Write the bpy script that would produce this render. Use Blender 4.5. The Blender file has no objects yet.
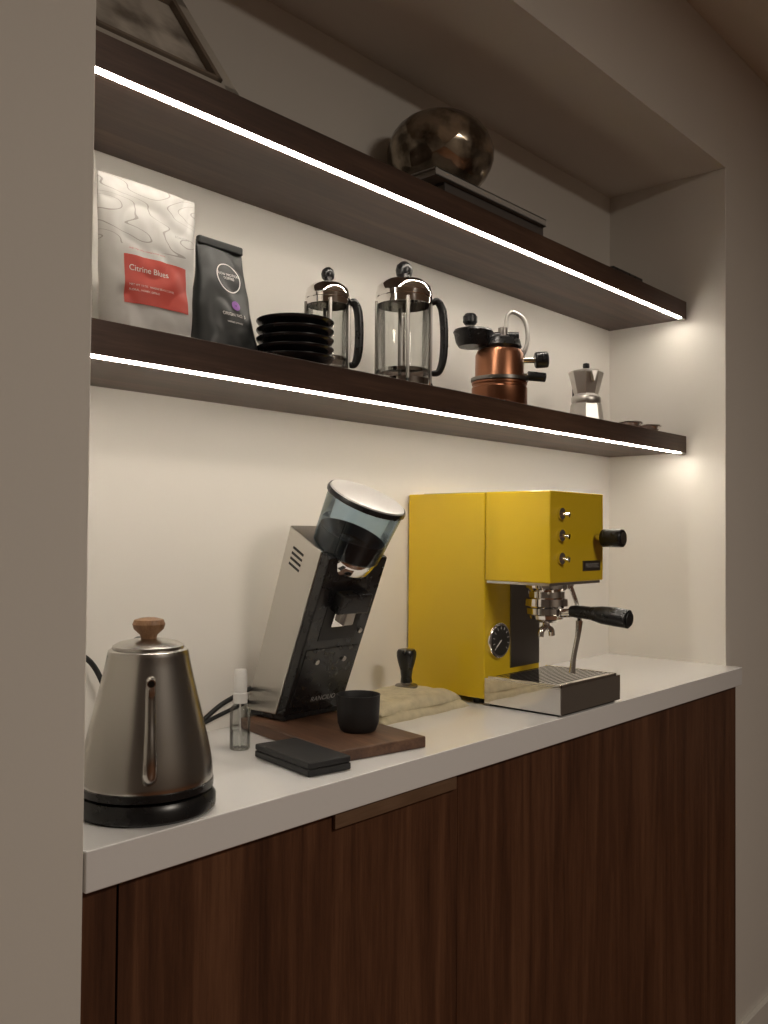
import bpy, bmesh, math, random
from mathutils import Vector, Matrix, noise
random.seed(3)
H = 1.188
scene = bpy.context.scene
col = scene.collection

# ---------------- materials ----------------
def newmat(name):
    m = bpy.data.materials.new(name); m.use_nodes = True
    nt = m.node_tree
    return m, nt, nt.nodes["Principled BSDF"]

def mat(name, c, rough=0.5, metal=0.0, bump=0.0, bscale=200, coat=0.0, var=0.0, rv=0.04):
    m, nt, b = newmat(name)
    b.inputs["Base Color"].default_value = (*c, 1)
    b.inputs["Roughness"].default_value = rough
    b.inputs["Metallic"].default_value = metal
    b.inputs["Coat Weight"].default_value = coat
    tc = nt.nodes.new("ShaderNodeTexCoord")
    n = nt.nodes.new("ShaderNodeTexNoise"); n.inputs["Scale"].default_value = bscale; n.inputs["Detail"].default_value = 4
    nt.links.new(tc.outputs["Object"], n.inputs["Vector"])
    if bump > 0:
        bp = nt.nodes.new("ShaderNodeBump"); bp.inputs["Strength"].default_value = bump; bp.inputs["Distance"].default_value = 0.001
        nt.links.new(n.outputs["Fac"], bp.inputs["Height"]); nt.links.new(bp.outputs["Normal"], b.inputs["Normal"])
    mr = nt.nodes.new("ShaderNodeMapRange")
    mr.inputs["To Min"].default_value = max(0, rough - rv); mr.inputs["To Max"].default_value = min(1, rough + rv)
    nt.links.new(n.outputs["Fac"], mr.inputs["Value"]); nt.links.new(mr.outputs["Result"], b.inputs["Roughness"])
    if var > 0:
        n2 = nt.nodes.new("ShaderNodeTexNoise"); n2.inputs["Scale"].default_value = bscale * 0.1
        nt.links.new(tc.outputs["Object"], n2.inputs["Vector"])
        r = nt.nodes.new("ShaderNodeValToRGB")
        r.color_ramp.elements[0].position = 0.3; r.color_ramp.elements[1].position = 0.7
        r.color_ramp.elements[0].color = (*[x * (1 - var) for x in c], 1)
        r.color_ramp.elements[1].color = (*[min(1, x * (1 + var)) for x in c], 1)
        nt.links.new(n2.outputs["Fac"], r.inputs["Fac"]); nt.links.new(r.outputs["Color"], b.inputs["Base Color"])
    return m

def wood(name, cols, sc, rough=0.4, fine=1.0):
    m, nt, b = newmat(name)
    tc = nt.nodes.new("ShaderNodeTexCoord")
    mp = nt.nodes.new("ShaderNodeMapping"); mp.inputs["Scale"].default_value = sc
    nt.links.new(tc.outputs["Object"], mp.inputs["Vector"])
    n1 = nt.nodes.new("ShaderNodeTexNoise"); n1.inputs["Scale"].default_value = 1.0; n1.inputs["Detail"].default_value = 6; n1.inputs["Distortion"].default_value = 1.2
    n2 = nt.nodes.new("ShaderNodeTexNoise"); n2.inputs["Scale"].default_value = 7.0; n2.inputs["Detail"].default_value = 8; n2.inputs["Roughness"].default_value = 0.7
    nt.links.new(mp.outputs["Vector"], n1.inputs["Vector"]); nt.links.new(mp.outputs["Vector"], n2.inputs["Vector"])
    mx = nt.nodes.new("ShaderNodeMix"); mx.data_type = 'FLOAT'; mx.inputs[0].default_value = 0.42
    nt.links.new(n1.outputs["Fac"], mx.inputs[2]); nt.links.new(n2.outputs["Fac"], mx.inputs[3])
    r = nt.nodes.new("ShaderNodeValToRGB"); cr = r.color_ramp
    cr.elements[0].position = 0.34; cr.elements[0].color = (*cols[0], 1)
    cr.elements[1].position = 0.66; cr.elements[1].color = (*cols[2], 1)
    e = cr.elements.new(0.5); e.color = (*cols[1], 1)
    nt.links.new(mx.outputs[0], r.inputs["Fac"]); nt.links.new(r.outputs["Color"], b.inputs["Base Color"])
    b.inputs["Roughness"].default_value = rough
    bp = nt.nodes.new("ShaderNodeBump"); bp.inputs["Strength"].default_value = 0.15; bp.inputs["Distance"].default_value = 0.0008
    nt.links.new(n2.outputs["Fac"], bp.inputs["Height"]); nt.links.new(bp.outputs["Normal"], b.inputs["Normal"])
    return m

def thinglass(name, tint, gloss=0.12):
    m = bpy.data.materials.new(name); m.use_nodes = True
    nt = m.node_tree; nt.nodes.clear()
    out = nt.nodes.new("ShaderNodeOutputMaterial")
    t = nt.nodes.new("ShaderNodeBsdfTransparent"); t.inputs[0].default_value = (*tint, 1)
    g = nt.nodes.new("ShaderNodeBsdfGlossy"); g.inputs["Roughness"].default_value = 0.05
    lw = nt.nodes.new("ShaderNodeLayerWeight"); lw.inputs["Blend"].default_value = 0.25
    ad = nt.nodes.new("ShaderNodeMath"); ad.operation = 'MULTIPLY_ADD'; ad.inputs[1].default_value = 0.7; ad.inputs[2].default_value = gloss * 0.5
    nt.links.new(lw.outputs["Fresnel"], ad.inputs[0])
    mx = nt.nodes.new("ShaderNodeMixShader")
    nt.links.new(ad.outputs[0], mx.inputs[0]); nt.links.new(t.outputs[0], mx.inputs[1]); nt.links.new(g.outputs[0], mx.inputs[2])
    nt.links.new(mx.outputs[0], out.inputs[0])
    return m

def emis(name, c, s):
    m, nt, b = newmat(name)
    b.inputs["Base Color"].default_value = (*c, 1)
    b.inputs["Emission Color"].default_value = (*c, 1); b.inputs["Emission Strength"].default_value = s
    return m

def metal(name, c, rough, brushed=None, aniso=0.0, d=0.02):
    m, nt, b = newmat(name)
    b.inputs["Base Color"].default_value = (*c, 1); b.inputs["Metallic"].default_value = 1; b.inputs["Roughness"].default_value = rough
    b.inputs["Anisotropic"].default_value = aniso
    tc = nt.nodes.new("ShaderNodeTexCoord"); mp = nt.nodes.new("ShaderNodeMapping")
    mp.inputs["Scale"].default_value = brushed or (60, 60, 60)
    n = nt.nodes.new("ShaderNodeTexNoise"); n.inputs["Scale"].default_value = 1; n.inputs["Detail"].default_value = 5
    nt.links.new(tc.outputs["Object"], mp.inputs["Vector"]); nt.links.new(mp.outputs["Vector"], n.inputs["Vector"])
    mr = nt.nodes.new("ShaderNodeMapRange")
    mr.inputs["To Min"].default_value = max(0.02, rough - d); mr.inputs["To Max"].default_value = rough + d
    nt.links.new(n.outputs["Fac"], mr.inputs["Value"]); nt.links.new(mr.outputs["Result"], b.inputs["Roughness"])
    return m

M = {}
M['wall'] = mat("wall_paint", (0.77, 0.74, 0.69), 0.75, bump=0.04, bscale=350)
M['wall2'] = mat("dimmed_wall_paint", (0.30, 0.27, 0.24), 0.8, bump=0.08, bscale=350)  # unseen room walls, colour darkened to dim chrome reflections and light bounce
M['ceil'] = mat("ceiling_paint", (0.72, 0.66, 0.57), 0.8, bump=0.08, bscale=300)
M['counter'] = mat("white_quartz", (0.91, 0.91, 0.91), 0.08, bscale=30, coat=0.5, rv=0.02)
M['cab'] = wood("walnut_cabinet", [(0.050, 0.020, 0.011), (0.102, 0.043, 0.022), (0.172, 0.079, 0.041)], (26, 26, 1.4), 0.38)
M['shelf'] = wood("walnut_shelf", [(0.042, 0.022, 0.015), (0.080, 0.042, 0.028), (0.135, 0.076, 0.050)], (1.6, 30, 30), 0.45)
M['board'] = wood("walnut_board", [(0.058, 0.028, 0.017), (0.11, 0.054, 0.031), (0.175, 0.092, 0.053)], (30, 4, 30), 0.5)
M['knobwood'] = wood("knob_wood", [(0.17, 0.08, 0.035), (0.28, 0.15, 0.075), (0.38, 0.22, 0.12)], (90, 90, 20), 0.45)
M['floor'] = wood("floor_wood", [(0.10, 0.04, 0.02), (0.17, 0.075, 0.035), (0.24, 0.11, 0.055)], (2, 14, 14), 0.4)
M['steel'] = metal("brushed_steel", (0.50, 0.48, 0.45), 0.26, (40, 40, 40), 0.4, d=0.006)
M['steel_side'] = metal("brushed_steel_panel", (0.62, 0.60, 0.56), 0.30, (6, 6, 200), 0.3)
M['chrome'] = metal("chrome", (0.84, 0.82, 0.80), 0.055, d=0.01)
M['dsteel'] = metal("dark_steel", (0.32, 0.30, 0.28), 0.3)
M['alu'] = metal("aluminium", (0.62, 0.60, 0.57), 0.36)
M['copper'] = metal("copper", (0.38, 0.17, 0.095), 0.30)
M['black'] = mat("black_plastic", (0.012, 0.012, 0.013), 0.28, bscale=80)
M['blackm'] = mat("black_matte", (0.016, 0.016, 0.017), 0.55, bump=0.1, bscale=500)
M['blackc'] = mat("black_ceramic", (0.012, 0.012, 0.014), 0.22, bscale=80)
M['yellow'] = mat("yellow_enamel", (0.82, 0.565, 0.018), 0.30, bscale=400, coat=0.25, rv=0.01)
M['white'] = mat("white_plastic", (0.75, 0.74, 0.72), 0.35)
M['text'] = mat("text_white", (0.8, 0.78, 0.75), 0.6)
M['textdim'] = mat("text_silver", (0.45, 0.44, 0.43), 0.5)
M['grey'] = mat("grey_ink", (0.25, 0.24, 0.23), 0.6)
M['red'] = mat("red_label", (0.54, 0.065, 0.045), 0.5)
M['purple'] = mat("purple_ink", (0.28, 0.10, 0.42), 0.5)
M['towel'] = mat("towel_cotton", (0.60, 0.53, 0.36), 0.95, bump=0.8, bscale=700, var=0.10)
M['glass'] = thinglass("clear_glass", (0.90, 0.91, 0.90))
M['smoke'] = thinglass("smoked_blue_plastic", (0.60, 0.71, 0.79), 0.1)
M['lid'] = mat("frosted_lid", (0.50, 0.48, 0.46), 0.3)
M['beans'] = mat("coffee_beans", (0.022, 0.014, 0.010), 0.5, bump=1.0, bscale=180)
M['funnel'] = mat("hopper_funnel", (0.03, 0.035, 0.04), 0.3)
M['led'] = emis("led_diffuser", (1.0, 0.91, 0.78), 44)
M['paper'] = mat("page_paper", (0.50, 0.47, 0.42), 0.8, bscale=400)
M['cover'] = mat("book_cover", (0.10, 0.09, 0.085), 0.4)
M['greycover'] = mat("book_cover_grey", (0.42, 0.41, 0.39), 0.4)
M['rubber'] = mat("rubber", (0.01, 0.01, 0.01), 0.6)
M['tab'] = wood("pull_wood", [(0.13, 0.075, 0.043), (0.17, 0.10, 0.06), (0.22, 0.135, 0.085)], (3, 40, 40), 0.4)
M['gauge'] = mat("gauge_face", (0.035, 0.033, 0.03), 0.3)

def bagmat():
    m, nt, b = newmat("white_bag_film")
    tc = nt.nodes.new("ShaderNodeTexCoord"); mp = nt.nodes.new("ShaderNodeMapping"); mp.inputs["Scale"].default_value = (5, 5, 22)
    mp.inputs["Rotation"].default_value = (0, 0.25, 0)
    nt.links.new(tc.outputs["Object"], mp.inputs["Vector"])
    n = nt.nodes.new("ShaderNodeTexNoise"); n.inputs["Scale"].default_value = 1.3; n.inputs["Detail"].default_value = 1
    nt.links.new(mp.outputs["Vector"], n.inputs["Vector"])
    mu = nt.nodes.new("ShaderNodeMath"); mu.operation = 'MULTIPLY'; mu.inputs[1].default_value = 12
    fr = nt.nodes.new("ShaderNodeMath"); fr.operation = 'FRACT'
    lt = nt.nodes.new("ShaderNodeMath"); lt.operation = 'LESS_THAN'; lt.inputs[1].default_value = 0.08
    nt.links.new(n.outputs["Fac"], mu.inputs[0]); nt.links.new(mu.outputs[0], fr.inputs[0]); nt.links.new(fr.outputs[0], lt.inputs[0])
    sp = nt.nodes.new("ShaderNodeSeparateXYZ"); nt.links.new(tc.outputs["Object"], sp.inputs[0])
    gt = nt.nodes.new("ShaderNodeMath"); gt.operation = 'GREATER_THAN'; gt.inputs[1].default_value = 0.112
    nt.links.new(sp.outputs["Z"], gt.inputs[0])
    mm = nt.nodes.new("ShaderNodeMath"); mm.operation = 'MULTIPLY'
    nt.links.new(lt.outputs[0], mm.inputs[0]); nt.links.new(gt.outputs[0], mm.inputs[1])
    mx = nt.nodes.new("ShaderNodeMix"); mx.data_type = 'RGBA'
    mx.inputs[6].default_value = (0.54, 0.53, 0.51, 1); mx.inputs[7].default_value = (0.30, 0.28, 0.26, 1)
    nt.links.new(mm.outputs[0], mx.inputs[0]); nt.links.new(mx.outputs[2], b.inputs["Base Color"])
    b.inputs["Roughness"].default_value = 0.42
    return m
M['bag'] = bagmat()
M['bagblack'] = mat("black_bag_film", (0.022, 0.024, 0.024), 0.42, bscale=60)

def mercury():
    m, nt, b = newmat("mottled_metallic_glass")
    tc = nt.nodes.new("ShaderNodeTexCoord")
    v = nt.nodes.new("ShaderNodeTexVoronoi"); v.inputs["Scale"].default_value = 28
    n = nt.nodes.new("ShaderNodeTexNoise"); n.inputs["Scale"].default_value = 26; n.inputs["Detail"].default_value = 6
    nt.links.new(tc.outputs["Object"], v.inputs["Vector"]); nt.links.new(tc.outputs["Object"], n.inputs["Vector"])
    r = nt.nodes.new("ShaderNodeValToRGB")
    r.color_ramp.elements[0].position = 0.38; r.color_ramp.elements[0].color = (0.09, 0.07, 0.05, 1)
    r.color_ramp.elements[1].position = 0.62; r.color_ramp.elements[1].color = (0.50, 0.43, 0.34, 1)
    nt.links.new(n.outputs["Fac"], r.inputs["Fac"]); nt.links.new(r.outputs["Color"], b.inputs["Base Color"])
    b.inputs["Metallic"].default_value = 0.85; b.inputs["Roughness"].default_value = 0.16
    bp = nt.nodes.new("ShaderNodeBump"); bp.inputs["Strength"].default_value = 0.7; bp.inputs["Distance"].default_value = 0.005
    nt.links.new(v.outputs["Distance"], bp.inputs["Height"]); nt.links.new(bp.outputs["Normal"], b.inputs["Normal"])
    return m
M['mercury'] = mercury()

def photo_mat():
    m, nt, b = newmat("old_photo_print")
    tc = nt.nodes.new("ShaderNodeTexCoord")
    n = nt.nodes.new("ShaderNodeTexNoise"); n.inputs["Scale"].default_value = 14; n.inputs["Detail"].default_value = 4
    nt.links.new(tc.outputs["Object"], n.inputs["Vector"])
    r = nt.nodes.new("ShaderNodeValToRGB")
    r.color_ramp.elements[0].position = 0.36; r.color_ramp.elements[0].color = (0.20, 0.175, 0.15, 1)
    r.color_ramp.elements[1].position = 0.58; r.color_ramp.elements[1].color = (0.66, 0.62, 0.56, 1)
    nt.links.new(n.outputs["Fac"], r.inputs["Fac"]); nt.links.new(r.outputs["Color"], b.inputs["Base Color"])
    b.inputs["Roughness"].default_value = 0.35
    return m
M['photo'] = photo_mat()
M['framewood'] = mat("frame_wood", (0.20, 0.16, 0.125), 0.45, bscale=90)

# ---------------- geometry helpers ----------------
def empty(name, loc, rz=0):
    e = bpy.data.objects.new(name, None); col.objects.link(e)
    e.location = loc; e.rotation_euler = (0, 0, rz); e.empty_display_size = 0.05
    return e

def finish(name, bm, m, parent=None, smooth=True, bevel=0, seg=3, solid=0, subsurf=0):
    me = bpy.data.meshes.new(name)
    bmesh.ops.recalc_face_normals(bm, faces=bm.faces)
    bm.to_mesh(me); bm.free()
    if smooth:
        for p in me.polygons: p.use_smooth = True
        me.set_sharp_from_angle(angle=math.radians(35))
    o = bpy.data.objects.new(name, me); col.objects.link(o)
    me.materials.append(M[m] if isinstance(m, str) else m)
    if solid:
        md = o.modifiers.new("s", 'SOLIDIFY'); md.thickness = solid
    if bevel:
        md = o.modifiers.new("b", 'BEVEL'); md.width = bevel; md.segments = seg; md.limit_method = 'ANGLE'; md.angle_limit = math.radians(35)
        md.harden_normals = True
    if subsurf:
        md = o.modifiers.new("ss", 'SUBSURF'); md.levels = subsurf; md.render_levels = subsurf
    if parent: o.parent = parent
    return o

def box(name, x0, x1, y0, y1, z0, z1, m, parent=None, bevel=0.0, loc=None, rot=None):
    bm = bmesh.new()
    vs = [bm.verts.new((x, y, z)) for z in (z0, z1) for y in (y0, y1) for x in (x0, x1)]
    for f in [(0, 2, 3, 1), (4, 5, 7, 6), (0, 1, 5, 4), (2, 6, 7, 3), (0, 4, 6, 2), (1, 3, 7, 5)]:
        bm.faces.new([vs[i] for i in f])
    o = finish(name, bm, m, parent, bevel=bevel, smooth=bevel > 0)
    if loc: o.location = loc
    if rot: o.rotation_euler = rot
    return o

def prism(name, yz, x0, x1, m, parent=None, bevel=0.0):
    bm = bmesh.new()
    a = [bm.verts.new((x0, y, z)) for y, z in yz]; b = [bm.verts.new((x1, y, z)) for y, z in yz]
    bm.faces.new(a); bm.faces.new(b[::-1]); n = len(yz)
    for i in range(n): bm.faces.new([a[i], b[i], b[(i + 1) % n], a[(i + 1) % n]])
    return finish(name, bm, m, parent, bevel=bevel, smooth=bevel > 0)

def lathe(name, prof, m, parent=None, seg=48, loc=(0, 0, 0), rot=(0, 0, 0), sy=1.0, flute=0, **k):
    bm = bmesh.new(); rings = []
    for r, z in prof:
        if r < 1e-6: rings.append([bm.verts.new((0, 0, z))])
        else: rings.append([bm.verts.new((r * math.cos(2 * math.pi * i / seg), sy * r * math.sin(2 * math.pi * i / seg), z)) for i in range(seg)])
    for a, b in zip(rings, rings[1:]):
        for i in range(seg):
            j = (i + 1) % seg
            if len(a) == 1 and len(b) == 1: continue
            if len(a) == 1: bm.faces.new([a[0], b[i], b[j]])
            elif len(b) == 1: bm.faces.new([a[i], a[j], b[0]])
            else: bm.faces.new([a[i], a[j], b[j], b[i]])
    o = finish(name, bm, m, parent, **k)
    if seg <= 12:
        for p in o.data.polygons: p.use_smooth = False
    o.location = loc; o.rotation_euler = rot
    return o

def tube(name, pts, rad, m, parent=None, seg=14, sub=8, flat=1.0):
    P = [Vector(p) for p in pts]
    R = rad if isinstance(rad, (list, tuple)) else [rad] * len(P)
    pp, rr = [], []
    if len(P) > 2:
        for i in range(len(P) - 1):
            p0 = P[max(i - 1, 0)]; p1 = P[i]; p2 = P[i + 1]; p3 = P[min(i + 2, len(P) - 1)]
            for s in range(sub):
                t = s / sub
                pp.append(0.5 * ((2 * p1) + (-p0 + p2) * t + (2 * p0 - 5 * p1 + 4 * p2 - p3) * t * t + (-p0 + 3 * p1 - 3 * p2 + p3) * t ** 3))
                rr.append(R[i] * (1 - t) + R[i + 1] * t)
        pp.append(P[-1]); rr.append(R[-1])
    else: pp, rr = P, list(R)
    bm = bmesh.new(); rings = []
    tan = (pp[1] - pp[0]).normalized()
    up = Vector((0, 0, 1)) if abs(tan.z) < 0.9 else Vector((1, 0, 0))
    nrm = tan.cross(up).normalized()
    for i, p in enumerate(pp):
        t = (pp[min(i + 1, len(pp) - 1)] - pp[max(i - 1, 0)]).normalized()
        nrm = (nrm - t * nrm.dot(t)).normalized(); bn = t.cross(nrm)
        rings.append([bm.verts.new(p + rr[i] * (math.cos(2 * math.pi * k / seg) * nrm + flat * math.sin(2 * math.pi * k / seg) * bn)) for k in range(seg)])
    for a, b in zip(rings, rings[1:]):
        for i in range(seg):
            j = (i + 1) % seg; bm.faces.new([a[i], a[j], b[j], b[i]])
    bm.faces.new(rings[0][::-1]); bm.faces.new(rings[-1])
    return finish(name, bm, m, parent)

def cyl(name, p0, p1, r, m, parent=None, bevel=0.0, seg=32, r1=None):
    o = tube(name, [p0, p1], [r, r if r1 is None else r1], m, parent, seg=seg)
    if bevel:
        md = o.modifiers.new("b", 'BEVEL'); md.width = bevel; md.segments = 3; md.limit_method = 'ANGLE'; md.angle_limit = math.radians(35)
    return o

def text(name, s, size, loc, m, parent, rot=(math.pi / 2, 0, 0), proj=None, align='CENTER'):
    c = bpy.data.curves.new(name, 'FONT'); c.body = s; c.size = size; c.align_x = align; c.align_y = 'CENTER'
    t = bpy.data.objects.new(name + "_c", c); col.objects.link(t)
    bpy.context.view_layer.update()
    me = bpy.data.meshes.new_from_object(t.evaluated_get(bpy.context.evaluated_depsgraph_get()))
    bpy.data.objects.remove(t)
    me.name = name
    o = bpy.data.objects.new(name, me); col.objects.link(o); me.materials.clear(); me.materials.append(M[m]); o.parent = parent
    mt = Matrix.Translation(loc) @ Matrix.Rotation(rot[2], 4, 'Z') @ Matrix.Rotation(rot[1], 4, 'Y') @ Matrix.Rotation(rot[0], 4, 'X')
    me.transform(mt)
    if proj:
        for v in me.vertices: v.co.y = proj(v.co.x, v.co.z) - 0.0016
    return o

# ---------------- room ----------------
WL, WR = 0.423, 1.983
YB = 1.06; YWL = 0.742; YWR = 0.776
ZN = 2.008; ZC = 2.292
box("wall_front_left", -1.8, WL, YWL, 1.16, 0, ZC, 'wall', bevel=0.002)
box("wall_front_right", WR, 4.2, YWR, 1.16, 0, ZC, 'wall', bevel=0.002)
box("wall_niche_header", WL, WR, YWR, 1.16, ZN, ZC, 'wall')
box("wall_niche_back", WL, WR, YB, 1.16, 0, ZN, 'wall')
box("wall_back", -1.8, 4.2, -2.7, -2.6, 0, ZC, 'wall2')
box("wall_left", -1.9, -1.8, -2.7, 1.16, 0, ZC, 'wall2')
box("wall_right", 4.2, 4.3, -2.7, 1.16, 0, ZC, 'wall2')
box("floor", -1.9, 4.3, -2.7, 1.16, -0.1, 0, 'floor')
box("ceiling", -1.9, 4.3, -2.7, 1.16, ZC, ZC + 0.1, 'ceil')
box("baseboard_right", WR + 0.004, 4.2, YWR - 0.012, YWR, 0, 0.09, 'wall', bevel=0.002)

# counter + cabinet
box("countertop", WL + 0.001, WR, 0.740, YB, 0.862, 0.900, 'counter', bevel=0.0015)
cab = empty("base_cabinet", (WL, 0.75, 0))
def cabx(n, a, b, z0=0.07, z1=0.862, y0=0.0, y1=0.02): return box(n, a - WL, b - WL, y0, y1, z0, z1, 'cab', cab, bevel=0.0003)
cabx("filler_panel", WL + 0.001, 0.4615)
cabx("door_1", 0.464, 0.9815, z1=0.8595)
cabx("door_2", 0.9822, WR - 0.012, z1=0.8595)
cabx("carcass", WL + 0.001, WR - 0.001, z0=0.07, z1=0.8615, y0=0.021, y1=0.305)
cabx("toe_kick", WL + 0.001, WR - 0.001, z0=0.0, z1=0.07, y0=0.05, y1=0.3)
box("finger_pull", 0.742 - WL, 0.972 - WL, -0.006, -0.0005, 0.843, 0.8605, 'tab', cab, bevel=0.001)

# shelves with led strips
for i, (z0, z1) in enumerate([(H + 0.186, H + 0.2246), (H + 0.4935, H + 0.533)]):
    nm = "wall_shelf" if i == 0 else "wall_shelf.001"
    sh = empty(nm, (WL, 0.866, z0))
    box("board", 0.0005, WR - WL - 0.0005, 0, YB - 0.866, 0, z1 - z0, 'shelf', sh, bevel=0.001)
    box("led_strip", 0.006, WR - WL - 0.026, 0.0010, 0.0095, -0.0022, 0.0005, 'led', sh)
    box("led_end_cap", WR - WL - 0.0258, WR - WL - 0.001, 0.0008, 0.0100, -0.0026, 0.0005, 'alu', sh)
SZ = H + 0.2246; UZ = H + 0.533; CZ = 0.900

# ---------------- kettle ----------------
k = empty("gooseneck_kettle", (0.535, 0.815, CZ))
lathe("power_base", [(0, 0), (0.068, 0), (0.0710, 0.003), (0.0710, 0.013), (0.067, 0.019), (0.05, 0.022), (0, 0.022)], 'black', k)
kp = [(0.0655, 0.027), (0.0672, 0.030), (0.0675, 0.037), (0.0655, 0.054), (0.060, 0.079), (0.0535, 0.106), (0.0475, 0.131), (0.043, 0.151), (0.0415, 0.160)]
sm = []
for i in range(len(kp) - 1):
    p0 = Vector(kp[max(i - 1, 0)]); p1 = Vector(kp[i]); p2 = Vector(kp[i + 1]); p3 = Vector(kp[min(i + 2, len(kp) - 1)])
    for s_ in range(6):
        t_ = s_ / 6
        v_ = 0.5 * ((2 * p1) + (-p0 + p2) * t_ + (2 * p0 - 5 * p1 + 4 * p2 - p3) * t_ ** 2 + (-p0 + 3 * p1 - 3 * p2 + p3) * t_ ** 3)
        sm.append((v_.x, v_.y))
lathe("body", [(0, 0.026), (0.064, 0.026)] + sm + [(0.0415, 0.160), (0.0405, 0.1635), (0.038, 0.165), (0, 0.165)], 'steel', k, seg=96)
lathe("body_skirt", [(0, 0.0215), (0.0655, 0.0215), (0.0684, 0.0225), (0.0684, 0.0295), (0.0655, 0.031)], 'black', k, seg=72)
lathe("lid", [(0.0365, 0.165), (0.0365, 0.168), (0.030, 0.1715), (0.018, 0.174), (0.010, 0.175), (0, 0.175)], 'steel', k)
lathe("lid_knob", [(0, 0.175), (0.008, 0.175), (0.009, 0.179), (0.0155, 0.185), (0.0168, 0.190), (0.0150, 0.1945), (0.008, 0.1965), (0, 0.197)], 'knobwood', k)
dv = Vector((-0.52, -0.85, 0)).normalized()
def kd(r, z): return (dv.x * r, dv.y * r, z)
tube("spout", [kd(0.055, 0.045), kd(0.078, 0.052), kd(0.084, 0.075), kd(0.078, 0.105), kd(0.077, 0.130), kd(0.085, 0.144), kd(0.096, 0.143)],
     [0.0085, 0.0075, 0.0062, 0.0052, 0.0048, 0.0045, 0.0042], 'steel', k)
tube("spout_mouth", [kd(0.0955, 0.143), kd(0.0965, 0.1429)], 0.0032, 'black', k)
hv = Vector((0.42, 0.9, 0)).normalized()
def kh(r, z): return (hv.x * r, hv.y * r, z)
tube("handle", [kh(0.038, 0.152), kh(0.06, 0.163), kh(0.085, 0.158), kh(0.097, 0.135), kh(0.096, 0.10), kh(0.088, 0.075)], [0.005, 0.006, 0.0075, 0.008, 0.008, 0.006], 'black', k)

# cables
tube("power_cord", [(0.50, 1.052, 1.045), (0.555, 1.047, 1.040), (0.60, 1.043, 1.020), (0.625, 1.035, 0.96), (0.62, 1.02, 0.915), (0.585, 0.96, 0.9042), (0.56, 0.905, 0.9042)], 0.0035, 'rubber')
tube("power_cord.001", [(0.862, 1.045, 0.955), (0.80, 1.035, 0.940), (0.745, 1.02, 0.918), (0.69, 1.0, 0.9045), (0.65, 1.015, 0.9045), (0.60, 1.045, 0.9045)], 0.0035, 'rubber')
tube("power_cord.002", [(0.862, 1.050, 0.935), (0.80, 1.045, 0.922), (0.74, 1.04, 0.908), (0.70, 1.035, 0.9045), (0.66, 1.04, 0.9045)], 0.003, 'rubber')

# ---------------- spray bottle ----------------
s = empty("spray_bottle", (0.760, 0.942, CZ))
lathe("bottle", [(0, 0.0005), (0.0125, 0.0005), (0.0135, 0.002), (0.0135, 0.050), (0.012, 0.056), (0.008, 0.060), (0.008, 0.064)], 'glass', s, seg=32)
lathe("liquid", [(0, 0.002), (0.0122, 0.002), (0.0122, 0.024), (0, 0.024)], 'glass', s, seg=32)
lathe("collar", [(0.0, 0.061), (0.0095, 0.061), (0.0095, 0.074), (0.0065, 0.076), (0, 0.076)], 'white', s, seg=32)
lathe("cap", [(0, 0.076), (0.0085, 0.076), (0.0088, 0.080), (0.0085, 0.102), (0.007, 0.105), (0, 0.1055)], 'white', s, seg=32)
cyl("dip_tube", (0, 0, 0.004), (0, 0, 0.062), 0.0012, 'white', s, seg=10)

# ---------------- wooden board ----------------
b = empty("wooden_board", (0.796, 0.796, CZ), math.radians(-10))
box("slab", 0, 0.145, 0, 0.250, 0.0, 0.015, 'board', b, bevel=0.002)

# ---------------- pocket scale ----------------
p = empty("pocket_scale", (0.7260, 0.773, CZ), math.radians(-9))
box("case", 0, 0.062, 0, 0.122, 0.001, 0.009, 'blackm', p, bevel=0.0015)
box("cover", 0.0, 0.062, 0, 0.122, 0.0098, 0.0175, 'blackm', p, bevel=0.002)
box("hinge_gap", 0.002, 0.060, 0.002, 0.120, 0.0085, 0.0105, 'black', p)

# ---------------- dosing cup ----------------
c = empty("black_dosing_cup", (0.900, 0.860, CZ + 0.015))
lathe("cup", [(0, 0.0), (0.022, 0.0), (0.0245, 0.002), (0.0285, 0.012), (0.0295, 0.030), (0.0300, 0.047), (0.0305, 0.050), (0.0290, 0.050), (0.0275, 0.046), (0.0265, 0.012), (0.02, 0.004), (0, 0.004)], 'blackm', c)

# ---------------- grinder ----------------
g = empty("coffee_grinder", (0.861, 0.972, CZ + 0.0155))
W = 0.120
FB = (0.0, 0.008); FT = (-0.093, 0.236); BT = (-0.012, 0.2816); BB = (0.082, 0.008)
def lerp(a, b_, t): return (a[0] + (b_[0] - a[0]) * t, a[1] + (b_[1] - a[1]) * t)
t0 = 0.20
box("foot_plate", 0.004, W - 0.004, 0.002, 0.077, 0.0, 0.009, 'black', g, bevel=0.002)
prism("steel_housing", [lerp(FB, BB, t0), lerp(FT, BT, t0), BT, BB], 0, W, 'steel_side', g, bevel=0.002)
prism("front_panel", [FB, FT, lerp(FT, BT, t0), lerp(FB, BB, t0)], 0.001, W - 0.001, 'black', g, bevel=0.0025)
ax = Vector((0, FT[0] - FB[0], FT[1] - FB[1])).normalized()
nf = Vector((0, -ax.z, ax.y))
def gp(x, u, n=0.0):
    v = Vector((x, FB[0], FB[1])) + ax * u + nf * n
    return v
def gbox(name, x0, x1, u0, u1, n0, n1, m, bev=0.0008):
    bm = bmesh.new(); vs = [bm.verts.new(gp(x, u, n)) for u in (u0, u1) for n in (n0, n1) for x in (x0, x1)]
    for f in [(0, 2, 3, 1), (4, 5, 7, 6), (0, 1, 5, 4), (2, 6, 7, 3), (0, 4, 6, 2), (1, 3, 7, 5)]: bm.faces.new([vs[i] for i in f])
    return finish(name, bm, m, g, bevel=bev)
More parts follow.
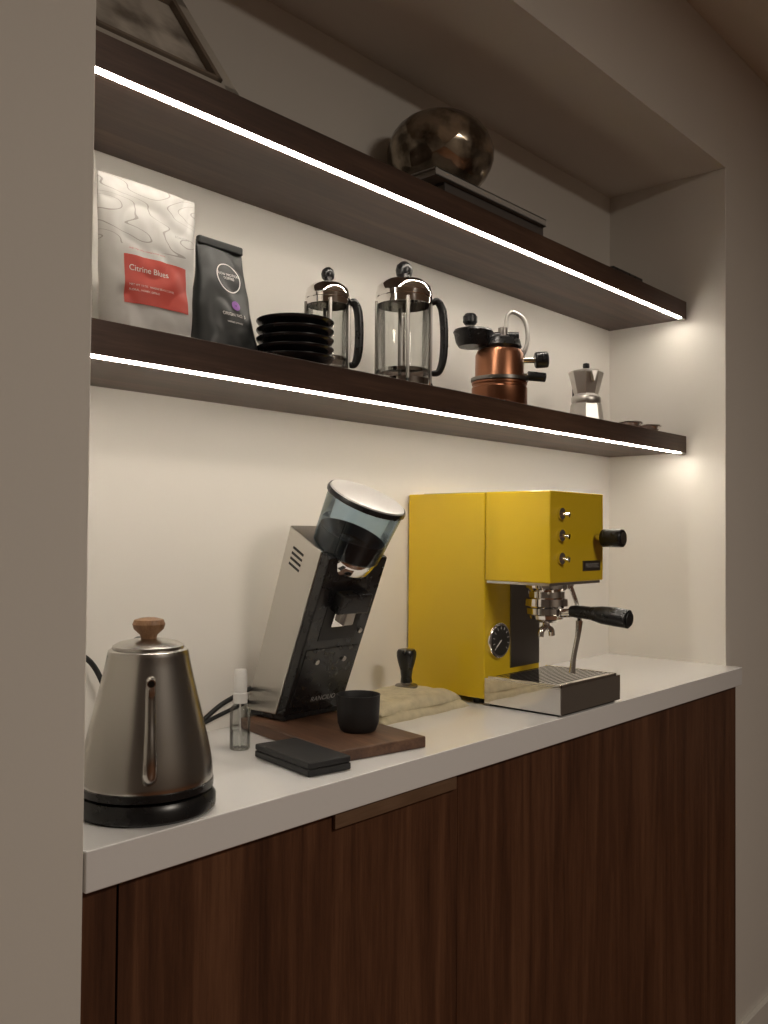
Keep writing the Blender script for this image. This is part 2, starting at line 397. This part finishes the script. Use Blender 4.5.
gbox("chute_recess", 0.024, 0.098, 0.118, 0.172, -0.001, 0.001, 'blackm')
gbox("chute_plate", 0.040, 0.066, 0.140, 0.162, -0.001, 0.004, 'chrome')
gbox("spout_block", 0.030, 0.092, 0.166, 0.196, -0.001, 0.018, 'black', 0.003)
gbox("chute", 0.052, 0.072, 0.146, 0.172, 0.003, 0.014, 'dsteel', 0.002)
gbox("lower_panel", 0.008, W - 0.008, 0.012, 0.105, -0.001, 0.0015, 'black')
for i, (x, u) in enumerate([(0.034, 0.085), (0.088, 0.085), (0.104, 0.18), (0.104, 0.13)]):
    cyl(f"button_{i+1}", gp(x, u, -0.001), gp(x, u, 0.004), 0.004, 'dsteel', g, seg=20)
tobj = text("brand_plate_text", "RANCILIO", 0.0110, (0, 0, 0), 'textdim', g, rot=(0, 0, 0))
tm = Matrix.Identity(4)
for r_ in range(3):
    tm[r_][0] = (1, 0, 0)[r_]; tm[r_][1] = ax[r_]; tm[r_][2] = nf[r_]; tm[r_][3] = gp(0.070, 0.022, 0.0022)[r_]
tobj.data.transform(tm)
back = (Vector((0, BT[0], BT[1])) - Vector((0, FT[0], FT[1]))).normalized()
for i in range(4):
    bm = bmesh.new()
    base = Vector((0, FT[0], FT[1])) + back * 0.050 - ax * (0.022 + 0.008 * i)
    vs = []
    for xx in (-0.0006, 0.001):
        for (a_, u_) in [(0, 0), (0.024, 0), (0.024, 0.0035), (0, 0.0035)]:
            q = base + back * a_ - ax * u_; vs.append(bm.verts.new((xx, q.y, q.z)))
    bm.faces.new(vs[:4]); bm.faces.new(vs[4:])
    for a_ in range(4): bm.faces.new([vs[a_], vs[(a_ + 1) % 4], vs[4 + (a_ + 1) % 4], vs[4 + a_]])
    finish(f"vent_{i+1}", bm, 'black', g, smooth=False)
hc = Vector((W / 2 - 0.004, -0.065, 0.240)); hrot = (math.radians(27), math.radians(3), 0)
lathe("hopper_collar", [(0, -0.018), (0.040, -0.018), (0.044, -0.012), (0.047, 0.0), (0.047, 0.006), (0.0, 0.006)], 'chrome', g, loc=hc, rot=hrot)
lathe("hopper_shell", [(0.0475, 0.004), (0.0500, 0.006), (0.0515, 0.02), (0.0560, 0.084), (0.0565, 0.087)], 'smoke', g, seg=64, loc=hc, rot=hrot)
lathe("hopper_funnel", [(0.0485, 0.034), (0.034, 0.022), (0.018, 0.010), (0.018, 0.006), (0.0485, 0.006), (0.0495, 0.012), (0.0485, 0.034)], 'funnel', g, seg=64, loc=hc, rot=hrot)
lathe("hopper_beans", [(0, 0.018), (0.026, 0.019), (0.030, 0.022), (0.018, 0.008), (0, 0.008)], 'beans', g, seg=32, loc=hc, rot=hrot)
lathe("hopper_ring", [(0.0560, 0.083), (0.0585, 0.084), (0.0590, 0.088), (0.0575, 0.091), (0.0545, 0.090)], 'black', g, seg=64, loc=hc, rot=hrot)
lathe("hopper_lid", [(0, 0.094), (0.049, 0.094), (0.055, 0.0925), (0.0565, 0.089), (0.0555, 0.087), (0, 0.087)], 'lid', g, seg=64, loc=hc, rot=hrot)

# ---------------- towel ----------------
t = empty("folded_towel", (1.104, 0.963, CZ), math.radians(1))
def towel_layer(name, hx, hy, z0, th, seed, ox=0, oy=0):
    bm = bmesh.new(); nx, ny = 80, 44; top = []; bot = []
    for j in range(ny + 1):
        ra, rb = [], []
        for i in range(nx + 1):
            a = -1 + 2 * i / nx; bb = -1 + 2 * j / ny
            a = math.sin(a * math.pi / 2); bb = math.sin(bb * math.pi / 2)
            e = max(0, (1 - abs(a) ** 8)) ** 0.5 * max(0, (1 - abs(bb) ** 6)) ** 0.5
            wob = 0.004 * noise.noise((a * 3 + seed, bb * 2, seed))
            w = noise.noise((a * 2.2 + seed, bb * 1.8, seed * 2)) * 0.22 + noise.noise((a * 5, bb * 3 + seed, 1.0)) * 0.12
            x = ox + a * (hx + wob); y = oy + bb * (hy + wob * 1.2)
            ra.append(bm.verts.new((x, y, z0 + th * e * (0.92 + w) + 0.0008))); rb.append(bm.verts.new((x, y, z0)))
        top.append(ra); bot.append(rb)
    for j in range(ny):
        for i in range(nx):
            bm.faces.new([top[j][i], top[j][i + 1], top[j + 1][i + 1], top[j + 1][i]])
            bm.faces.new([bot[j][i], bot[j + 1][i], bot[j + 1][i + 1], bot[j][i + 1]])
    for i in range(nx):
        bm.faces.new([top[0][i], bot[0][i], bot[0][i + 1], top[0][i + 1]]); bm.faces.new([top[ny][i], top[ny][i + 1], bot[ny][i + 1], bot[ny][i]])
    for j in range(ny):
        bm.faces.new([top[j][0], top[j + 1][0], bot[j + 1][0], bot[j][0]]); bm.faces.new([top[j][nx], bot[j][nx], bot[j + 1][nx], top[j + 1][nx]])
    return finish(name, bm, 'towel', t)
towel_layer("lower_fold", 0.106, 0.062, 0.0, 0.015, 1.3)
towel_layer("upper_fold", 0.101, 0.057, 0.012, 0.018, 4.7, ox=-0.003, oy=0.003)

# ---------------- tamper (standing on the towel) ----------------
t = empty("coffee_tamper", (1.150, 0.988, CZ + 0.0275))
lathe("piston", [(0, 0), (0.0185, 0), (0.019, 0.001), (0.019, 0.0045), (0.017, 0.006), (0.010, 0.007), (0.0095, 0.010), (0, 0.010)], 'dsteel', t)
lathe("grip", [(0, 0.009), (0.010, 0.009), (0.0090, 0.018), (0.0105, 0.030), (0.0145, 0.043), (0.0165, 0.053), (0.0165, 0.060), (0.0140, 0.064), (0, 0.065)], 'black', t)

# ---------------- espresso machine ----------------
e = empty("espresso_machine", (1.233, 0.761, CZ))
W = 0.170
box("rear_housing", 0, W, 0.127, 0.296, 0.010, 0.356, 'yellow', e, bevel=0.0025)
box("top_housing", -0.0006, W + 0.0006, 0, 0.1262, 0.2085, 0.3566, 'yellow', e, bevel=0.0025)
box("seam", 0.002, W - 0.002, 0.124, 0.130, 0.212, 0.354, 'black', e)
box("cup_tray", 0.012, W - 0.012, 0.02, 0.27, 0.3560, 0.3575, 'dsteel', e, bevel=0.0005)
for i, (x, y) in enumerate([(0.02, 0.15), (W - 0.02, 0.15), (0.02, 0.27), (W - 0.02, 0.27)]):
    cyl(f"foot_{i+1}", (x, y, 0), (x, y, 0.011), 0.011, 'rubber', e)
box("drip_tray", 0.0, 0.194, -0.020, 0.126, 0.004, 0.046, 'chrome', e)
box("tray_foot", 0.006, 0.188, -0.012, 0.120, 0.0, 0.0045, 'rubber', e)
box("tray_recess", 0.010, 0.182, -0.010, 0.118, 0.0455, 0.0468, 'blackm', e)
for i in range(16):
    box(f"grate_bar_{i+1}", 0.012, 0.180, -0.008 + i * 0.008, -0.0045 + i * 0.008, 0.0465, 0.0492, 'chrome', e)
box("grate_frame_front", 0.006, 0.186, -0.016, -0.0085, 0.0455, 0.0495, 'chrome', e, bevel=0.001)
box("grate_frame_left", 0.003, 0.0105, -0.016, 0.122, 0.0455, 0.0495, 'chrome', e, bevel=0.001)
box("grate_frame_right", 0.1815, 0.189, -0.016, 0.122, 0.0455, 0.0495, 'chrome', e, bevel=0.001)
box("side_steel_strip", -0.0006, 0.003, -0.019, 0.124, 0.006, 0.044, 'chrome', e)
box("splash_panel", 0.075, W - 0.004, 0.1245, 0.1275, 0.055, 0.205, 'dsteel', e, bevel=0.0005)
box("under_top_plate", 0.004, W - 0.004, 0.004, 0.126, 0.204, 0.209, 'chrome', e, bevel=0.0005)
gx, gy = 0.088, 0.062
lathe("group_head", [(0, 0.205), (0.036, 0.205), (0.036, 0.196), (0.031, 0.190), (0.031, 0.180), (0.036, 0.178), (0.037, 0.166), (0.034, 0.163), (0, 0.163)], 'chrome', e, loc=(gx, gy, 0))
for i, a in enumerate([40, 140, 220, 320]):
    x = gx + 0.026 * math.cos(math.radians(a)); y = gy + 0.026 * math.sin(math.radians(a))
    cyl(f"group_bolt_{i+1}", (x, y, 0.186), (x, y, 0.20), 0.006, 'chrome', e, seg=6)
lathe("portafilter_ring", [(0, 0.138), (0.020, 0.138), (0.029, 0.144), (0.031, 0.150), (0.034, 0.152), (0.034, 0.162), (0.0, 0.162)], 'chrome', e, loc=(gx, gy, 0))
cyl("portafilter_neck", (gx, gy - 0.028, 0.154), (gx, gy - 0.055, 0.157), 0.0075, 'chrome', e)
tube("portafilter_handle", [(gx, gy - 0.048, 0.1590), (gx, gy - 0.060, 0.1590), (gx, gy - 0.085, 0.158), (gx, gy - 0.105, 0.1565), (gx, gy - 0.130, 0.155), (gx, gy - 0.151, 0.153)],
     [0.0090, 0.0105, 0.0110, 0.0145, 0.0155, 0.0150], 'black', e, seg=24)
cyl("handle_cap", (gx, gy - 0.151, 0.153), (gx, gy - 0.154, 0.1528), 0.0115, 'black', e)
tube("spout_left", [(gx, gy, 0.140), (gx - 0.003, gy, 0.130), (gx - 0.015, gy, 0.124), (gx - 0.018, gy, 0.114)], 0.0055, 'chrome', e)
tube("spout_right", [(gx, gy, 0.140), (gx + 0.003, gy, 0.130), (gx + 0.015, gy, 0.124), (gx + 0.018, gy, 0.114)], 0.0055, 'chrome', e)
cyl("gauge_bezel", (0.036, 0.128, 0.106), (0.036, 0.119, 0.106), 0.030, 'chrome', e, bevel=0.002, seg=48)
cyl("gauge_dial", (0.036, 0.1195, 0.106), (0.036, 0.1182, 0.106), 0.0255, 'gauge', e, seg=48)
for i in range(11):
    a = math.radians(220 - i * 26)
    cyl(f"gauge_tick_{i+1}", (0.036 + 0.019 * math.cos(a), 0.1178, 0.106 + 0.019 * math.sin(a)), (0.036 + 0.0235 * math.cos(a), 0.1178, 0.106 + 0.0235 * math.sin(a)), 0.0007, 'textdim', e, seg=6)
cyl("gauge_needle", (0.036, 0.1175, 0.106), (0.022, 0.1175, 0.095), 0.0009, 'text', e, seg=6)
for i, z in enumerate([0.320, 0.285, 0.248]):
    cyl(f"switch_base_{i+1}", (0.030, 0.001, z), (0.030, -0.004, z), 0.0095, 'chrome', e, seg=32)
    cyl(f"switch_lever_{i+1}", (0.030, -0.003, z), (0.033, -0.015, z - 0.002), 0.0030, 'chrome', e, seg=16, r1=0.0045)
    cyl(f"indicator_{i+1}", (0.052, 0.001, z), (0.052, -0.002, z), 0.003, 'dsteel', e, seg=16)
box("badge", 0.100, 0.158, -0.0015, 0.001, 0.226, 0.243, 'dsteel', e, bevel=0.0005)
text("badge_text", "PROFITEC", 0.010, (0.129, -0.0022, 0.2345), 'textdim', e)
cyl("steam_stem", (0.146, 0.001, 0.281), (0.146, -0.016, 0.281), 0.006, 'chrome', e)
cyl("steam_knob", (0.146, -0.012, 0.281), (0.146, -0.050, 0.281), 0.0155, 'black', e, bevel=0.003, seg=14)
cyl("steam_knob_cap", (0.146, -0.050, 0.281), (0.146, -0.0512, 0.281), 0.010, 'dsteel', e)
tube("steam_wand", [(0.134, 0.046, 0.206), (0.126, 0.028, 0.175), (0.106, 0.010, 0.155), (0.094, 0.002, 0.142)], 0.0040, 'chrome', e)
tube("wand_tube", [(0.094, 0.002, 0.144), (0.093, 0.004, 0.120), (0.087, 0.008, 0.085), (0.085, 0.010, 0.058)], [0.0062, 0.0045, 0.0043, 0.0055], 'chrome', e)
lathe("wand_joint", [(0, -0.009), (0.007, -0.007), (0.009, 0), (0.007, 0.007), (0, 0.009)], 'chrome', e, loc=(0.134, 0.046, 0.200), seg=24)

# ---------------- coffee bags ----------------
def coffee_bag(name, loc, rz, w, h, th, m, lean=0.0, seed=0, topw=1.03, botw=0.93, wrk=0.0028):
    par = empty(name, loc, rz); n = 2.3
    def dims(z):
        t = min(1, max(0, z / h))
        hw = w / 2 * (botw + (topw - botw) * t ** 0.8)
        f = (1 - t ** 1.6)
        ht = max(0.0012, th / 2 * (0.25 + 0.75 * f) * (f ** 0.35 if f > 0 else 0) * (0.85 + 0.15 * math.sin(min(1, t * 4) * math.pi / 2)))
        return hw, ht
    def off(z): return lean * z
    def wrf(x, z):
        a = noise.noise((x * 18 + seed, z * 12, seed)); b3 = noise.noise((x * 55 + z * 30, z * 40 - x * 20 + seed, seed))
        c3 = abs(noise.noise((x * 26 - z * 20, z * 22 + x * 14 + seed, 3.3)))
        edge = 1 + 1.2 * (abs(x) / (w / 2)) ** 2
        return wrk * edge * (a * 0.8 + 0.3 * b3 - 1.1 * c3)
    def surf(x, z):
        hw, ht = dims(z); q = min(1, abs(x) / hw)
        return off(z) - ht * (1 - q ** n) ** (1 / n) + wrf(x, z) * (1 - q ** 6)
    bm = bmesh.new(); NZ, NA = 90, 120; rings = []
    for j in range(NZ + 1):
        z = h * j / NZ; hw, ht = dims(z); ring = []
        for i in range(NA):
            a = 2 * math.pi * i / NA; ca, sa = math.cos(a), math.sin(a)
            x = hw * math.copysign(abs(ca) ** (2 / n), ca); y = ht * math.copysign(abs(sa) ** (2 / n), sa)
            q = min(1, abs(x) / hw); wr = wrf(x, z) * (1 - q ** 6)
            zz = z + (0.005 * noise.noise((x * 15, seed, 0)) if j == NZ else 0)
            ring.append(bm.verts.new((x + 0.003 * noise.noise((z * 22, seed, 1 if ca > 0 else 2)) * abs(ca), y + off(z) + wr, zz)))
        rings.append(ring)
    for a, b2 in zip(rings, rings[1:]):
        for i in range(NA): bm.faces.new([a[i], a[(i + 1) % NA], b2[(i + 1) % NA], b2[i]])
    bm.faces.new(rings[0][::-1]); bm.faces.new(rings[-1])
    finish("pouch", bm, m, par)
    return par, surf
def patch(name, par, surf, x0, x1, z0, z1, m, n=40):
    bm = bmesh.new(); g_ = [[bm.verts.new((x0 + (x1 - x0) * i / n, surf(x0 + (x1 - x0) * i / n, z0 + (z1 - z0) * j / n) - 0.0010, z0 + (z1 - z0) * j / n)) for i in range(n + 1)] for j in range(n + 1)]
    for j in range(n):
        for i in range(n): bm.faces.new([g_[j][i], g_[j][i + 1], g_[j + 1][i + 1], g_[j + 1][i]])
    return finish(name, bm, m, par)
wb, sf = coffee_bag("white_coffee_bag", (0.614, 0.950, SZ), 0, 0.136, 0.195, 0.064, 'bag', seed=2, botw=0.86, topw=1.02, wrk=0.0040)
patch("label", wb, sf, -0.044, 0.044, 0.042, 0.100, 'red')
text("label_title", "Citrine Blues", 0.0100, (-0.039, 0, 0.084), 'text', wb, proj=sf, align='LEFT')
text("label_line_1", "NET WT 12 OZ  WHOLE BEAN COFFEE", 0.0034, (-0.039, 0, 0.064), 'text', wb, proj=sf, align='LEFT')
text("label_line_2", "FLORAL, HONEY, CITRUS", 0.0034, (-0.039, 0, 0.058), 'text', wb, proj=sf, align='LEFT')
text("roaster_mark", "ROASTERS", 0.0046, (0.040, 0, 0.138), 'grey', wb, proj=sf)
text("note_line", "single origin coffee, roasted in small batches", 0.0028, (-0.038, 0, 0.108), 'red', wb, proj=sf, align='LEFT')
bb_, sf2 = coffee_bag("black_coffee_bag", (0.741, 0.962, SZ), math.radians(2), 0.114, 0.159, 0.060, 'bagblack', lean=0.08, seed=7, topw=0.66, botw=0.98, wrk=0.0028)
box("top_fold", -0.038, 0.038, 0.006, 0.0150, 0.152, 0.164, 'bagblack', bb_, bevel=0.003)
def ringlogo(par, surf, cx, cz, r0, r1, m, nm="ring_logo"):
    bm = bmesh.new(); N = 40; A = []; B = []
    for i in range(N):
        a = 2 * math.pi * i / N
        for L_, r in ((A, r0), (B, r1)):
            x = cx + r * math.cos(a); z = cz + r * math.sin(a); L_.append(bm.verts.new((x, surf(x, z) - 0.0012, z)))
    for i in range(N): bm.faces.new([A[i], A[(i + 1) % N], B[(i + 1) % N], B[i]])
    finish(nm, bm, m, par)
ringlogo(bb_, sf2, 0.002, 0.112, 0.0190, 0.0206, 'text')
text("logo_text", "SLOW MOTION\nCOFFEE", 0.0052, (0.002, 0, 0.114), 'text', bb_, proj=sf2)
ringlogo(bb_, sf2, 0.006, 0.074, 0.001, 0.0065, 'purple', "purple_mark")
text("origin_text", "ORIGIN NO. 5", 0.0062, (0.000, 0, 0.060), 'text', bb_, proj=sf2)
text("origin_text_2", "washed process", 0.0042, (0.000, 0, 0.050), 'text', bb_, proj=sf2)

# ---------------- saucers ----------------
st = empty("saucer_stack", (0.831, 0.9205, SZ))
for i in range(5):
    z = i * 0.0125
    lathe(f"saucer_{i+1}", [(0, z), (0.032, z), (0.036, z + 0.003), (0.051, z + 0.009), (0.0535, z + 0.0125), (0.0535, z + 0.0138), (0.051, z + 0.0132), (0.035, z + 0.0065), (0.0, z + 0.005)], 'blackc', st, seg=56)

# ---------------- french presses ----------------
def press(name, loc, r, h, hdir):
    f = empty(name, loc)
    gh = h * 0.76
    lathe("beaker", [(0, 0.006), (r * 0.93, 0.006), (r * 0.97, 0.010), (r * 0.97, gh)], 'glass', f)
    lathe("base_ring", [(r * 0.9, 0.003), (r * 1.01, 0.003), (r * 1.01, 0.016), (r * 0.985, 0.016), (r * 0.985, 0.005), (r * 0.9, 0.005)], 'chrome', f)
    lathe("top_ring", [(r * 0.98, gh * 0.86), (r * 1.01, gh * 0.86), (r * 1.01, gh * 0.97), (r * 0.98, gh * 0.97)], 'chrome', f)
    a0 = math.atan2(hdir[1], hdir[0])
    for i in range(4):
        a = a0 + math.radians(0 + 90 * i)
        x, y = r * 1.005 * math.cos(a), r * 1.005 * math.sin(a)
        tube(f"strap_{i+1}", [(x, y, 0.003), (x, y, gh * 0.5), (x, y, gh * 0.9)], 0.0030, 'dsteel', f, seg=8)
        tube(f"leg_{i+1}", [(x, y, 0.012), (x * 1.08, y * 1.08, 0.0045), (x * 1.12, y * 1.12, 0.0030)], 0.0030, 'black', f, seg=8)
    lathe("lid", [(0, gh * 1.13), (r * 0.30, gh * 1.13), (r * 0.75, gh * 1.105), (r * 0.98, gh * 1.05), (r * 1.04, gh * 0.985), (r * 1.02, gh * 0.975), (0, gh * 0.975)], 'chrome', f)
    lathe("lid_band", [(r * 1.0, gh * 0.93), (r * 1.05, gh * 0.935), (r * 1.05, gh * 0.975), (r * 1.0, gh * 0.98)], 'chrome', f)
    cyl("rod", (0, 0, 0.03), (0, 0, h * 0.92), 0.0022, 'chrome', f, seg=12)
    lathe("filter", [(0, 0.026), (r * 0.93, 0.026), (r * 0.93, 0.032), (r * 0.3, 0.036), (0, 0.036)], 'chrome', f)
    k_ = r * 0.32
    lathe("knob", [(0, h - 2 * k_), (k_ * 0.5, h - 2 * k_), (k_ * 0.9, h - 1.6 * k_), (k_, h - k_), (k_ * 0.85, h - 0.45 * k_), (k_ * 0.4, h - 0.05 * k_), (0, h)], 'black', f)
    d = Vector((hdir[0], hdir[1], 0)).normalized()
    def q(a, z): return (d.x * a, d.y * a, z)
    tube("handle", [q(r * 1.03, gh * 0.90), q(r * 1.25, gh * 0.92), q(r * 1.45, gh * 0.82), q(r * 1.52, gh * 0.58), q(r * 1.48, gh * 0.34), q(r * 1.32, gh * 0.2), q(r * 1.05, gh * 0.18)],
         [0.0045, 0.006, 0.0068, 0.0068, 0.0066, 0.0055, 0.0045], 'black', f, seg=16)
press("french_press", (0.925, 0.954, SZ), 0.0315, 0.167, (0.80, -0.60))
press("french_press.001", (1.0720, 0.932, SZ), 0.0430, 0.205, (0.76, -0.65))

# ---------------- copper stovetop espresso maker ----------------
f = empty("copper_espresso_maker", (1.340, 0.935, SZ))
lathe("boiler", [(0, 0), (0.048, 0), (0.050, 0.003), (0.050, 0.036), (0.0485, 0.038), (0.0485, 0.041), (0.050, 0.043), (0.050, 0.046), (0.046, 0.050), (0.044, 0.056), (0.0435, 0.096), (0.040, 0.104), (0.028, 0.110), (0, 0.112)], 'copper', f, seg=56)
lathe("waist_band", [(0.045, 0.048), (0.0515, 0.048), (0.0515, 0.054), (0.0445, 0.054)], 'dsteel', f)
lathe("top_cap", [(0, 0.106), (0.036, 0.106), (0.040, 0.111), (0.036, 0.124), (0.018, 0.130), (0, 0.131)], 'black', f)
d1 = Vector((-0.78, 0.45, 0)).normalized(); dR = Vector((0.67, -0.74, 0))
def L(v, a, z): return (v.x * a, v.y * a, z)
tube("filter_arm", [L(d1, 0.0, 0.124), L(d1, 0.03, 0.125), L(d1, 0.055, 0.126)], 0.011, 'black', f)
lathe("filter_cup", [(0, -0.016), (0.026, -0.016), (0.031, -0.008), (0.034, 0.006), (0.036, 0.010), (0.034, 0.014), (0.0, 0.014)], 'black', f, loc=L(d1, 0.052, 0.124))
cyl("filter_arm_knob_stem", L(d1, 0.058, 0.135), L(d1, 0.058, 0.150), 0.005, 'dsteel', f)
lathe("filter_knob", [(0, 0), (0.009, 0), (0.013, 0.005), (0.013, 0.015), (0.009, 0.020), (0, 0.021)], 'black', f, loc=L(d1, 0.058, 0.147))
cyl("cross_bar", L(dR, -0.020, 0.131), L(dR, 0.034, 0.131), 0.008, 'black', f)
cyl("screw_post", L(dR, 0.006, 0.11), L(dR, 0.006, 0.146), 0.009, 'dsteel', f)
tube("wire_handle", [L(dR, 0.036, 0.085), L(dR, 0.050, 0.12), L(dR, 0.046, 0.158), L(dR, 0.026, 0.175), L(dR, 0.014, 0.168), L(dR, 0.012, 0.146)], 0.0038, 'alu', f)
cyl("valve_stem", L(dR, 0.035, 0.088), L(dR, 0.066, 0.088), 0.005, 'chrome', f)
cyl("valve_knob", L(dR, 0.064, 0.088), L(dR, 0.088, 0.090), 0.0145, 'black', f, bevel=0.003)
cyl("spout_stem", L(dR, 0.035, 0.060), L(dR, 0.058, 0.060), 0.004, 'chrome', f)
cyl("lower_grip", L(dR, 0.050, 0.060), L(dR, 0.084, 0.057), 0.0085, 'black', f, bevel=0.002)

# ---------------- moka pot ----------------
mk = empty("moka_pot", (1.645, 0.932, SZ), math.radians(52))
lathe("boiler", [(0, 0), (0.036, 0), (0.0365, 0.003), (0.031, 0.040), (0.029, 0.044), (0, 0.044)], 'alu', mk, seg=8, rot=(0, 0, 0.39))
lathe("collar", [(0, 0.043), (0.029, 0.043), (0.030, 0.046), (0.030, 0.054), (0.028, 0.057), (0, 0.057)], 'alu', mk, seg=40)
lathe("collector", [(0, 0.056), (0.026, 0.056), (0.0245, 0.062), (0.0355, 0.104), (0.036, 0.105), (0, 0.105)], 'alu', mk, seg=8, rot=(0, 0, 0.39))
lathe("lid", [(0, 0.105), (0.036, 0.105), (0.035, 0.108), (0.012, 0.114), (0, 0.115)], 'alu', mk, seg=8, rot=(0, 0, 0.39))
lathe("lid_knob", [(0, 0.113), (0.004, 0.113), (0.007, 0.118), (0.0065, 0.125), (0, 0.127)], 'black', mk, seg=24)
prism("pouring_lip", [(-0.006, 0.104), (0.006, 0.104), (0.0, 0.082)], -0.044, -0.030, 'alu', mk)
tube("handle", [(0.030, 0, 0.102), (0.046, 0, 0.104), (0.058, 0, 0.096), (0.060, 0, 0.070), (0.057, 0, 0.052)], [0.005, 0.0055, 0.006, 0.006, 0.005], 'black', mk)

# ---------------- small filter baskets ----------------
for i, (x, y) in enumerate([(1.780, 0.905), (1.860, 0.90)]):
    q = empty("filter_basket" if i == 0 else "filter_basket.001", (x, y, SZ))
    lathe("cup", [(0, 0), (0.020, 0), (0.023, 0.006), (0.025, 0.012), (0.029, 0.013), (0.029, 0.015), (0.0245, 0.0145), (0.019, 0.002), (0, 0.002)], 'chrome', q)

# ---------------- upper shelf ----------------
fr = empty("picture_frame", (0.592, 0.892, UZ + 0.004))
fr.rotation_euler = (-math.atan2(0.135, 0.185), 0, 0)
box("backing", -0.105, 0.115, 0.0, 0.008, 0.0, 0.225, 'cover', fr)
box("print", -0.076, 0.086, -0.0010, 0.0005, 0.029, 0.196, 'photo', fr)
for nm, a in (("rail_bottom", (0.0, 0.024)), ("rail_top", (0.201, 0.226))):
    box(nm, -0.108, 0.118, -0.006, 0.010, a[0], a[1], 'paper', fr, bevel=0.002)
for nm, a in (("stile_left", (-0.108, -0.084)), ("stile_right", (0.094, 0.118))):
    box(nm, a[0], a[1], -0.006, 0.010, 0.0, 0.226, 'paper', fr, bevel=0.002)
for nm, a in (("inner_rail_bottom", (-0.084, 0.094, 0.024, 0.030)), ("inner_rail_top", (-0.084, 0.094, 0.195, 0.201)), ("inner_stile_left", (-0.084, -0.076, 0.024, 0.201)), ("inner_stile_right", (0.086, 0.094, 0.024, 0.201))):
    box(nm, a[0], a[1], -0.010, 0.002, a[2], a[3], 'framewood', fr, bevel=0.001)

bk = empty("book_stack", (1.115, 0.885, UZ))
def book(n, x0, x1, y0, y1, z0, z1, cov):
    box(f"{n}_cover_low", x0, x1, y0, y1, z0, z0 + 0.0025, cov, bk, bevel=0.0005)
    box(f"{n}_cover_top", x0, x1, y0, y1, z1 - 0.0025, z1, cov, bk, bevel=0.0005)
    box(f"{n}_pages", x0 + 0.004, x1 - 0.004, y0 + 0.003, y1 - 0.002, z0 + 0.0025, z1 - 0.0025, 'paper', bk)
    box(f"{n}_spine", x0, x1, y0, y0 + 0.003, z0, z1, cov, bk, bevel=0.0005)
book("book_1", 0.0, 0.290, 0.0, 0.165, 0.0, 0.026, 'cover')
book("book_2", -0.030, 0.290, -0.006, 0.165, 0.0265, 0.040, 'greycover')

bw = empty("decorative_bowl", (1.200, 0.963, UZ + 0.0402))
lathe("bowl", [(0, 0), (0.035, 0), (0.038, 0.004), (0.060, 0.016), (0.082, 0.038), (0.094, 0.066), (0.091, 0.094), (0.076, 0.121), (0.050, 0.138), (0.030, 0.143), (0, 0.144)], 'mercury', bw, seg=72, subsurf=1)

rm = empty("remote_control", (1.66, 0.878, UZ))
box("body", 0, 0.13, 0, 0.035, 0.0, 0.014, 'black', rm, bevel=0.003)

# ---------------- lights ----------------
def area(name, loc, rot, size, power, c):
    l = bpy.data.lights.new(name, 'AREA'); l.shape = 'DISK'; l.size = size; l.energy = power; l.color = c
    o = bpy.data.objects.new(name, l); col.objects.link(o); o.location = loc; o.rotation_euler = rot; return o
area("ceiling_lamp", (0.9, -1.2, ZC - 0.02), (0, 0, 0), 0.6, 25, (1.0, 0.89, 0.76))
w = bpy.data.worlds.new("room_ambient"); scene.world = w; w.use_nodes = True
w.node_tree.nodes["Background"].inputs[0].default_value = (1, 0.85, 0.7, 1)
w.node_tree.nodes["Background"].inputs[1].default_value = 0.05

# ---------------- camera ----------------
cd = bpy.data.cameras.new("camera"); cam = bpy.data.objects.new("camera", cd); col.objects.link(cam)
cd.sensor_fit = 'VERTICAL'; cd.sensor_height = 24; cd.lens = 900 / 1024 * 24; cd.clip_start = 0.01
yaw = math.radians(42.17); pitch = math.radians(1.28)
fw = Vector((math.cos(yaw) * math.cos(pitch), math.sin(yaw) * math.cos(pitch), math.sin(pitch)))
q = fw.to_track_quat('-Z', 'Y')
cam.matrix_world = Matrix.Translation((0, 0, H)) @ q.to_matrix().to_4x4() @ Matrix.Rotation(math.radians(0.47), 4, 'Z')
scene.camera = cam
scene.view_settings.view_transform = 'Standard'
scene.view_settings.look = 'None'
scene.view_settings.exposure = 0.05
